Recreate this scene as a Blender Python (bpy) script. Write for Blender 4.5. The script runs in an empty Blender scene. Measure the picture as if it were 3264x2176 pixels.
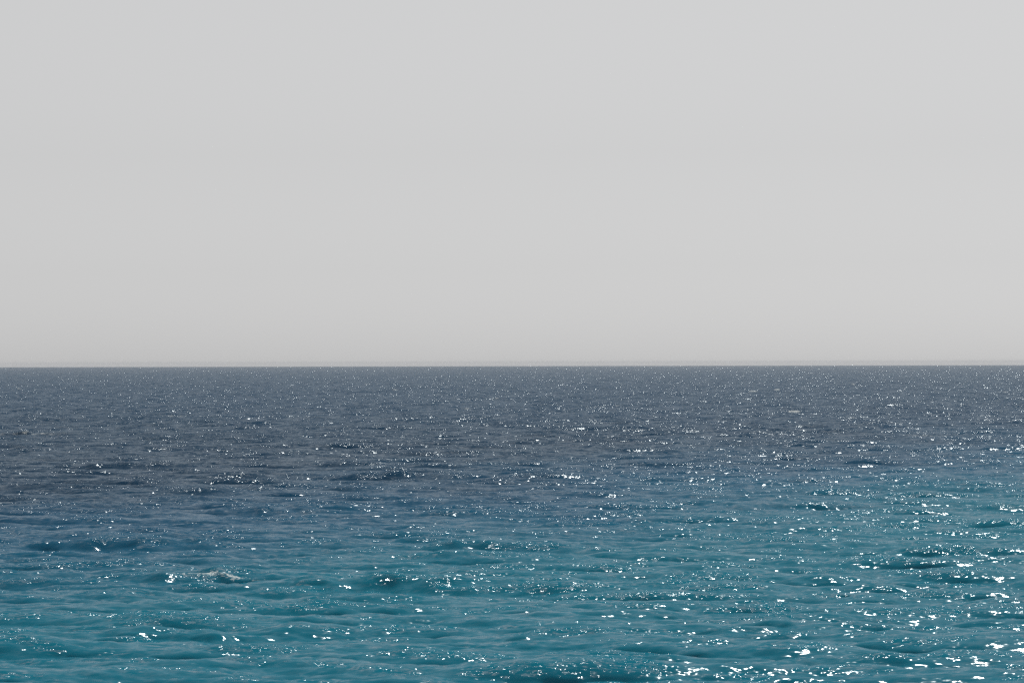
import bpy, math
import numpy as np

sc = bpy.context.scene
R = math.radians

# ------------------------------------------------------------------ camera
CAM_H = 8.0
cam_d = bpy.data.cameras.new("camera")
cam = bpy.data.objects.new("camera", cam_d)
sc.collection.objects.link(cam)
cam_d.sensor_width = 36.0
cam_d.lens = 90.0
cam_d.clip_start = 0.5
cam_d.clip_end = 60000.0
cam.location = (0.0, 0.0, CAM_H)
PITCH = math.degrees(20.6 / 2560.0)          # looking slightly above level
ROLL = -0.12
cam.rotation_mode = 'XYZ'
from mathutils import Matrix
cam.matrix_world = (Matrix.Translation((0, 0, CAM_H)) @ Matrix.Rotation(R(90 + PITCH), 4, 'X')
                    @ Matrix.Rotation(R(ROLL), 4, 'Z'))
sc.camera = cam

# ------------------------------------------------------------------ light
SUN_EL = 56.0
SUN_AZ = 27.0        # degrees to the right of the view direction (+Y)
SUN_STRENGTH = 3.4
world = bpy.data.worlds.new("World")
sc.world = world
world.use_nodes = True
wn, wl = world.node_tree.nodes, world.node_tree.links
wn.clear()
w_out = wn.new("ShaderNodeOutputWorld")
w_bg = wn.new("ShaderNodeBackground")
sky = wn.new("ShaderNodeTexSky")
sky.sky_type = 'NISHITA'
sky.sun_disc = False
sky.sun_elevation = R(SUN_EL)
sky.sun_rotation = R(SUN_AZ)
sky.altitude = 0.0
sky.air_density = 1.0
sky.dust_density = 0.9
sky.ozone_density = 1.0
# dusty, pale grey air: the blue is washed out and the brightness evened out
hsv = wn.new("ShaderNodeHueSaturation")
hsv.inputs['Saturation'].default_value = 0.05
veil = wn.new("ShaderNodeMix")
veil.data_type = 'RGBA'
veil.inputs[0].default_value = 0.60
veil.inputs[7].default_value = (5.34, 5.35, 5.38, 1.0)
wl.new(sky.outputs[0], hsv.inputs['Color'])
wl.new(hsv.outputs[0], veil.inputs[6])
wl.new(veil.outputs[2], w_bg.inputs['Color'])
w_bg.inputs['Strength'].default_value = 0.1
wl.new(w_bg.outputs[0], w_out.inputs['Surface'])

sun_d = bpy.data.lights.new("sun", 'SUN')
sun_d.energy = SUN_STRENGTH
sun_d.angle = R(0.53)
sun_d.color = (1.0, 0.94, 0.85)
sun = bpy.data.objects.new("sun", sun_d)
sc.collection.objects.link(sun)
sun.rotation_euler = (R(90 - SUN_EL), 0, R(180 - SUN_AZ))
sun.location = (40, 80, 120)

vs = sc.view_settings
vs.view_transform = 'Standard'
vs.look = 'None'
vs.exposure = 0.0
vs.gamma = 1.0
vs.use_curve_mapping = False
cy = sc.cycles
cy.use_denoising = False
cy.use_adaptive_sampling = False
cy.max_bounces = 4
cy.diffuse_bounces = 1
cy.glossy_bounces = 2
cy.transmission_bounces = 1
cy.volume_bounces = 1
cy.transparent_max_bounces = 8
cy.sample_clamp_indirect = 4.0
cy.blur_glossy = 0.0
sc.render.filter_size = 1.75

# ------------------------------------------------------------------ sea
rng = np.random.default_rng(11)
G_DIR = math.radians(-97.0)      # direction the waves run (towards the shore, slightly left)


def wave_tile(L, N, lam_min, lam_max, lam_peak, rms, power, spread, rot):
    """One periodic patch of sea: height and horizontal displacement."""
    k1 = 2 * np.pi * np.fft.fftfreq(N, L / N)
    kx, ky = np.meshgrid(k1, k1, indexing='ij')
    k = np.hypot(kx, ky)
    k[0, 0] = 1e-6
    th = np.arctan2(ky, kx) - (G_DIR - rot)
    kp = 2 * np.pi / lam_peak
    S = k ** (-power) * np.exp(-1.25 * (kp / k) ** 2)
    S *= np.abs(np.cos(th)) ** spread + 0.03
    lo, hi = 2 * np.pi / lam_max, 2 * np.pi / lam_min
    S *= 1 / (1 + (lo / k) ** 8) / (1 + (k / hi) ** 8)
    S[0, 0] = 0
    H = np.fft.fft2(rng.standard_normal((N, N))) * np.sqrt(S)
    h = np.fft.ifft2(H).real
    s = rms / h.std()
    H *= s
    h *= s
    dx = np.fft.ifft2(-1j * kx / k * H).real
    dy = np.fft.ifft2(-1j * ky / k * H).real
    # local compression of the surface: negative where a crest is sharpest
    jac = np.fft.ifft2(-(k) * H).real
    return dict(L=L, N=N, rot=rot, f=[h.astype('f4'), dx.astype('f4'), dy.astype('f4'), jac.astype('f4')])


def sample(tile, X, Y):
    c, s = math.cos(tile['rot']), math.sin(tile['rot'])
    u = (c * X + s * Y) / tile['L'] * tile['N']
    v = (-s * X + c * Y) / tile['L'] * tile['N']
    iu, iv = np.floor(u), np.floor(v)
    fu, fv = (u - iu).astype('f4'), (v - iv).astype('f4')
    N = tile['N']
    iu = iu.astype('i8') % N
    iv = iv.astype('i8') % N
    ju, jv = (iu + 1) % N, (iv + 1) % N
    out = []
    for f in tile['f']:
        out.append((f[iu, iv] * (1 - fu) + f[ju, iv] * fu) * (1 - fv)
                   + (f[iu, jv] * (1 - fu) + f[ju, jv] * fu) * fv)
    h, du, dv, j = out
    return h, c * du - s * dv, s * du + c * dv, j


A1 = wave_tile(331.0, 2048, 1.8, 60.0, 9.0, 0.080, 3.6, 9.0, 0.0)
A2 = wave_tile(223.0, 2048, 1.6, 30.0, 4.6, 0.098, 3.4, 6.0, 0.20)
B1 = wave_tile(29.0, 1024, 0.22, 2.2, 1.4, 0.025, 3.6, 5.0, -0.15)
B2 = wave_tile(43.0, 1024, 0.25, 2.6, 1.8, 0.025, 3.6, 5.0, 0.25)

# rings round the viewpoint, closer together near the shore
rr = [2.0]
while rr[-1] < 13000.0:
    r = rr[-1]
    if r < 50:
        d = 1.5 - (1.5 - 0.14) * min(1.0, r / 50.0)
    elif r < 80:
        d = 0.14
    else:
        d = 0.14 * (r / 80.0) ** 1.28
    rr.append(r + d)
rr = np.array(rr)
fine = np.linspace(-14.5, 14.5, 720)
a_out = 14.5 + 165.5 * np.linspace(0, 1, 52)[1:-1] ** 1.5
ang = np.radians(np.concatenate([-a_out[::-1], fine, a_out]))
nr, na = len(rr), len(ang)
RR, AA = np.meshgrid(rr, ang, indexing='ij')
X = RR * np.sin(AA)
Y = RR * np.cos(AA)
Z = np.zeros_like(X)
DX = np.zeros_like(X)
DY = np.zeros_like(X)
J = np.zeros_like(X)
chop = 1.0
fadeB = np.clip((260.0 - RR) / 160.0, 0, 1)
fadeA = np.clip((4000.0 - RR) / 3000.0, 0.25, 1)
for t, fade, ch in ((A1, fadeA, 1.45), (A2, fadeA, 1.45), (B1, fadeB, 1.2), (B2, fadeB, 1.2)):
    h, dx, dy, j = sample(t, X * 0.60, Y)          # long crests, short wavelengths
    Z += h * fade
    DX += dx * fade * ch
    DY += dy * fade * ch
    if t is A1 or t is A2:
        J += j * ch
# single steeper waves: crest middle, half length, height, how far it breaks
single = [(-11.3, 62.7, 2.2, 0.42, 1.1), (-4.2, 60.3, 4.0, 0.40, 0.15), (1.6, 49.5, 1.5, 0.18, 0.0),
          (10.2, 61.5, 2.4, 0.32, 0.0), (14.3, 93.6, 3.0, 0.36, 0.0), (-12.1, 91.0, 3.4, 0.40, 0.0),
          (-54.0, 190.0, 4.5, 0.55, 1.0), (-44.0, 268.0, 4.0, 0.45, 0.8), (-8.0, 118.0, 3.5, 0.40, 0.0),
          (18.0, 71.0, 2.6, 0.32, 0.0), (-17.0, 74.0, 3.2, 0.36, 0.4), (7.0, 81.0, 3.5, 0.34, 0.0),
          (-2.5, 73.0, 2.4, 0.32, 0.0), (8.0, 51.0, 2.0, 0.26, 0.0), (-9.5, 50.0, 2.6, 0.30, 0.0),
          (34.0, 140.0, 5.0, 0.42, 0.0), (24.0, 180.0, 6.0, 0.45, 0.0), (-30.0, 130.0, 4.5, 0.42, 0.3)]
FO2 = np.zeros_like(X)
for wx, wy, wl_, wh, wb in single:
    wy, wl_ = wy * 1.5, wl_ * 1.25
    tilt = rng.uniform(-0.12, 0.12)
    bend = rng.uniform(-0.03, 0.05)
    msk = (np.abs(X - wx) < 3.2 * wl_) & (np.abs(Y - wy) < 9)
    x_, y_ = X[msk] - wx, Y[msk] - wy
    q = y_ - tilt * x_ - bend * x_ ** 2 / wl_ - 0.25 * np.sin(x_ * 1.9 + wx) - 0.10 * np.sin(x_ * 5.3 + wy)
    env = np.exp(-np.abs(x_ / wl_) ** 2.5) * (0.85 + 0.15 * np.sin(x_ * 2.7 + wy))
    prof = np.where(q < 0, np.exp(-(q / 0.55) ** 2 * 0.9), 1.0 / np.cosh(q / 1.1))
    trough = -0.28 * np.exp(-((q + 1.7) / 0.9) ** 2)
    Z[msk] += 0.85 * wh * env * (prof + trough)
    DY[msk] -= 0.30 * wh * env * prof            # crest leans forward
    DX[msk] *= 1 - 0.5 * env * prof
    J[msk] -= 0.9 * env * prof * J.std()
    if wb > 0:
        lump = np.exp(-np.abs((x_ - 0.15 * wl_) / (0.55 * wl_)) ** 3)
        FO2[msk] = np.maximum(FO2[msk], wb * lump * np.exp(-((q + 0.05) / 0.30) ** 2) * (0.8 + 0.2 * np.sin(x_ * 6.1 + wx)))
near = np.clip(RR / 20.0, 0, 1)
Z -= RR ** 2 / (2 * 6.371e6)            # curve of the earth
co = np.stack([X + DX * near, Y + DY * near, Z], -1).reshape(-1, 3).astype('f4')

i = np.arange(nr - 1)[:, None]
j = np.arange(na)[None, :]
jn = (j + 1) % na
quads = np.stack([i * na + j, i * na + jn, (i + 1) * na + jn, (i + 1) * na + j], -1).reshape(-1, 4)
me = bpy.data.meshes.new("sea")
nv, nq = len(co), len(quads)
me.vertices.add(nv)
me.vertices.foreach_set("co", co.ravel())
me.loops.add(nq * 4)
me.loops.foreach_set("vertex_index", np.ascontiguousarray(quads).astype('i4').ravel())
me.polygons.add(nq)
me.polygons.foreach_set("loop_start", np.arange(0, nq * 4, 4, dtype='i4'))
me.polygons.foreach_set("loop_total", np.full(nq, 4, dtype='i4'))
me.update(calc_edges=True)
me.polygons.foreach_set("use_smooth", np.ones(nq, dtype=bool))
at = me.attributes.new("ripple_gain", 'FLOAT', 'POINT')     # short waves the mesh does not carry out there
at.data.foreach_set("value", (1 - fadeB).ravel().astype('f4'))
p0, p1 = np.percentile(-J, (99.92, 99.995))
fo = np.maximum(np.clip((-J - p0) / (p1 - p0), 0, 1) * 0.9 * (RR > 260), FO2)
cr = np.clip(0.5 - J / J.std() * 0.25, 0, 1)
at = me.attributes.new("crest", 'FLOAT', 'POINT')           # where crests are pinched and ruffled
at.data.foreach_set("value", cr.ravel().astype('f4'))
at = me.attributes.new("foam", 'FLOAT', 'POINT')
at.data.foreach_set("value", fo.ravel().astype('f4'))
sea = bpy.data.objects.new("sea", me)
sc.collection.objects.link(sea)
sea["kind"] = "structure"
sea["label"] = "choppy sea, turquoise near the shore and slate blue far out, glittering with sun"

# --- water material
mat = bpy.data.materials.new("sea_water")
mat.use_nodes = True
nt = mat.node_tree
n, l = nt.nodes, nt.links
n.clear()


def node(t, **kw):
    o = n.new(t)
    for k_, v_ in kw.items():
        if k_ in o.bl_rna.properties:
            setattr(o, k_, v_)
        else:
            o.inputs[k_].default_value = v_
    return o


def math_n(op, a, b=None, c=None, clamp=False):
    o = n.new("ShaderNodeMath")
    o.operation = op
    o.use_clamp = clamp
    for q, v in enumerate((a, b, c)):
        if v is None:
            continue
        if isinstance(v, (int, float)):
            o.inputs[q].default_value = v
        else:
            l.new(v, o.inputs[q])
    return o.outputs[0]


def vec_n(op, a, b=None, scale=None):
    o = n.new("ShaderNodeVectorMath")
    o.operation = op
    for q, v in enumerate((a, b)):
        if v is None:
            continue
        if isinstance(v, tuple):
            o.inputs[q].default_value = v
        else:
            l.new(v, o.inputs[q])
    if scale is not None:
        if isinstance(scale, (int, float)):
            o.inputs['Scale'].default_value = scale
        else:
            l.new(scale, o.inputs['Scale'])
    return o.outputs[0]


def noise(vec, scale, detail=2.0, rough=0.5):
    o = n.new("ShaderNodeTexNoise")
    o.inputs['Scale'].default_value = scale
    o.inputs['Detail'].default_value = detail
    o.inputs['Roughness'].default_value = rough
    l.new(vec, o.inputs['Vector'])
    return o


def mixc(fac, a, b):
    o = n.new("ShaderNodeMix")
    o.data_type = 'RGBA'
    if isinstance(fac, (int, float)):
        o.inputs[0].default_value = fac
    else:
        l.new(fac, o.inputs[0])
    for q, v in ((6, a), (7, b)):
        if isinstance(v, tuple):
            o.inputs[q].default_value = (*v, 1.0)
        else:
            l.new(v, o.inputs[q])
    return o.outputs[2]


def smooth(v, lo, hi):
    o = n.new("ShaderNodeMapRange")
    o.interpolation_type = 'SMOOTHSTEP'
    o.inputs['From Min'].default_value = lo
    o.inputs['From Max'].default_value = hi
    l.new(v, o.inputs['Value'])
    return o.outputs[0]


geo = n.new("ShaderNodeNewGeometry")
pos = geo.outputs['Position']
# ripples, drawn out along the wave crests
pm = vec_n('MULTIPLY', pos, (0.37, 1.0, 1.0))
gain = node("ShaderNodeAttribute", attribute_name="ripple_gain").outputs['Fac']
foam_a = node("ShaderNodeAttribute", attribute_name="foam").outputs['Fac']

crest = node("ShaderNodeAttribute", attribute_name="crest").outputs['Fac']
patch = noise(pm, 0.35, 3.0, 0.6).outputs['Fac']
gust = smooth(patch, 0.32, 0.70)
slopes = []


def slope_layer(scale, amp, detail, rough, gain_socket=None):
    c = noise(pm, scale, detail, rough).outputs['Color']
    v = vec_n('SUBTRACT', c, (0.5, 0.5, 0.5))
    v = vec_n('MULTIPLY', v, (1.0, 1.0, 0.0))
    s = amp
    if gain_socket is not None:
        s = math_n('MULTIPLY', gain_socket, amp)
    slopes.append(vec_n('SCALE', v, None, s))


slope_layer(7.0, 1.0, 2.0, 0.55, math_n('ADD', math_n('MULTIPLY_ADD', gust, 0.5, 0.35), math_n('MULTIPLY', crest, 0.75)))
ruff = math_n('ADD', noise(pm, 1.1, 2.0, 0.55).outputs['Fac'], math_n('MULTIPLY_ADD', crest, 0.36, -0.18))
gust2 = smooth(ruff, 0.50, 0.76)
slope_layer(10.0, 5.6, 1.0, 0.5, math_n('MULTIPLY', gust2, math_n('MULTIPLY_ADD', gust, 0.7, 0.5)))
slope_layer(2.6, 0.75, 2.0, 0.5, math_n('MULTIPLY_ADD', gain, 0.8, 0.5))
gust3 = smooth(math_n('ADD', noise(pm, 0.45, 2.0, 0.55).outputs['Fac'], math_n('MULTIPLY_ADD', crest, 0.3, -0.15)), 0.48, 0.72)
slope_layer(3.2, 3.6, 1.0, 0.5, math_n('MULTIPLY', gust3, gain))
slope_layer(0.13, 0.9, 2.0, 0.5, gain)
slope_layer(0.8, 1.5, 1.0, 0.5, gain)
v = geo.outputs['Normal']
for s_ in slopes:
    v = vec_n('ADD', v, s_)
nrm = vec_n('NORMALIZE', v)

# colour of the water body: pale sand under the near water, weed beds, then deep water
sep = n.new("ShaderNodeSeparateXYZ")
l.new(pos, sep.inputs[0])
px, py = sep.outputs[0], math_n('MULTIPLY', sep.outputs[1], 0.667)
flat = n.new("ShaderNodeCombineXYZ")
l.new(px, flat.inputs[0])
l.new(py, flat.inputs[1])
big = noise(vec_n('MULTIPLY', flat.outputs[0], (1.0, 0.37, 1.0)), 0.045, 3.0, 0.55).outputs['Fac']
# distance past the drop-off line from (-23, 78) to (52, 175)
off = math_n('ADD', math_n('MULTIPLY', math_n('ADD', px, 21.0), -0.791),
             math_n('MULTIPLY', math_n('SUBTRACT', py, 87.0), 0.612))
off_raw = off
off = math_n('MULTIPLY', off, math_n('DIVIDE', 80.0, math_n('MAXIMUM', py, 50.0)))
off = math_n('ADD', off, math_n('MULTIPLY', math_n('SUBTRACT', big, 0.5), 44.0))
sand = (0.003, 0.112, 0.170)
shelf = (0.002, 0.056, 0.118)
weed = (0.002, 0.024, 0.056)
deep = (0.002, 0.027, 0.064)
col = mixc(smooth(off, -44.0, 0.0), sand, shelf)
col = mixc(smooth(off, -16.0, 16.0), col, weed)
off2 = math_n('ADD', off_raw, math_n('MULTIPLY', px, 1.2))
col = mixc(smooth(off2, 10.0, 110.0), col, deep)

body = node("ShaderNodeBsdfDiffuse")
l.new(col, body.inputs['Color'])
gloss = node("ShaderNodeBsdfGlossy", distribution='GGX')
gloss.inputs['Color'].default_value = (0.82, 0.92, 1.0, 1)  # blue of the high skylight put into the tint; water itself reflects neutrally
gloss.inputs['Roughness'].default_value = 0.145
l.new(nrm, gloss.inputs['Normal'])
fres = node("ShaderNodeFresnel", IOR=1.333)
l.new(nrm, fres.inputs['Normal'])
water = n.new("ShaderNodeMixShader")
l.new(math_n('MULTIPLY', fres.outputs[0], 0.54), water.inputs[0])
l.new(body.outputs[0], water.inputs[1])
l.new(gloss.outputs[0], water.inputs[2])
# a few breaking crests
fbreak = noise(vec_n('MULTIPLY', pos, (0.6, 1.0, 1.0)), 11.0, 4.0, 0.7).outputs['Fac']
foam_f = smooth(math_n('ADD', foam_a, math_n('MULTIPLY', math_n('SUBTRACT', fbreak, 0.5), 3.2)), 0.50, 1.0)
foam_f = math_n('MULTIPLY', foam_f, math_n('GREATER_THAN', foam_a, 0.02))
foam_f = math_n('MULTIPLY', foam_f, 0.78)
foam_b = node("ShaderNodeBsdfDiffuse")
foam_b.inputs['Color'].default_value = (0.62, 0.66, 0.66, 1)
surf = n.new("ShaderNodeMixShader")
l.new(foam_f, surf.inputs[0])
l.new(water.outputs[0], surf.inputs[1])
l.new(foam_b.outputs[0], surf.inputs[2])
out = n.new("ShaderNodeOutputMaterial")
l.new(surf.outputs[0], out.inputs['Surface'])
me.materials.append(mat)

# ------------------------------------------------------------------ haze
HB = 13300.0
z0, z1 = -16.0, CAM_H + 2.0
hv = [(x, y, z) for z in (z0, z1) for x, y in ((-HB, -HB), (HB, -HB), (HB, HB), (-HB, HB))]
hf = [(3, 2, 1, 0), (4, 5, 6, 7), (0, 1, 5, 4), (1, 2, 6, 5), (2, 3, 7, 6), (3, 0, 4, 7)]
hm = bpy.data.meshes.new("haze")
hm.from_pydata(hv, [], hf)
haze = bpy.data.objects.new("haze", hm)
sc.collection.objects.link(haze)
haze["kind"] = "stuff"
haze["label"] = "pale grey dusty haze lying over the far sea"
hmat = bpy.data.materials.new("dusty_air")
hmat.use_nodes = True
hn, hl = hmat.node_tree.nodes, hmat.node_tree.links
hn.clear()
pv = hn.new("ShaderNodeVolumePrincipled")
pv.inputs['Color'].default_value = (0.765, 0.78, 0.81, 1)
pv.inputs['Density'].default_value = 0.000065
pv.inputs['Anisotropy'].default_value = 0.0
ho = hn.new("ShaderNodeOutputMaterial")
hl.new(pv.outputs[0], ho.inputs['Volume'])
hm.materials.append(hmat)
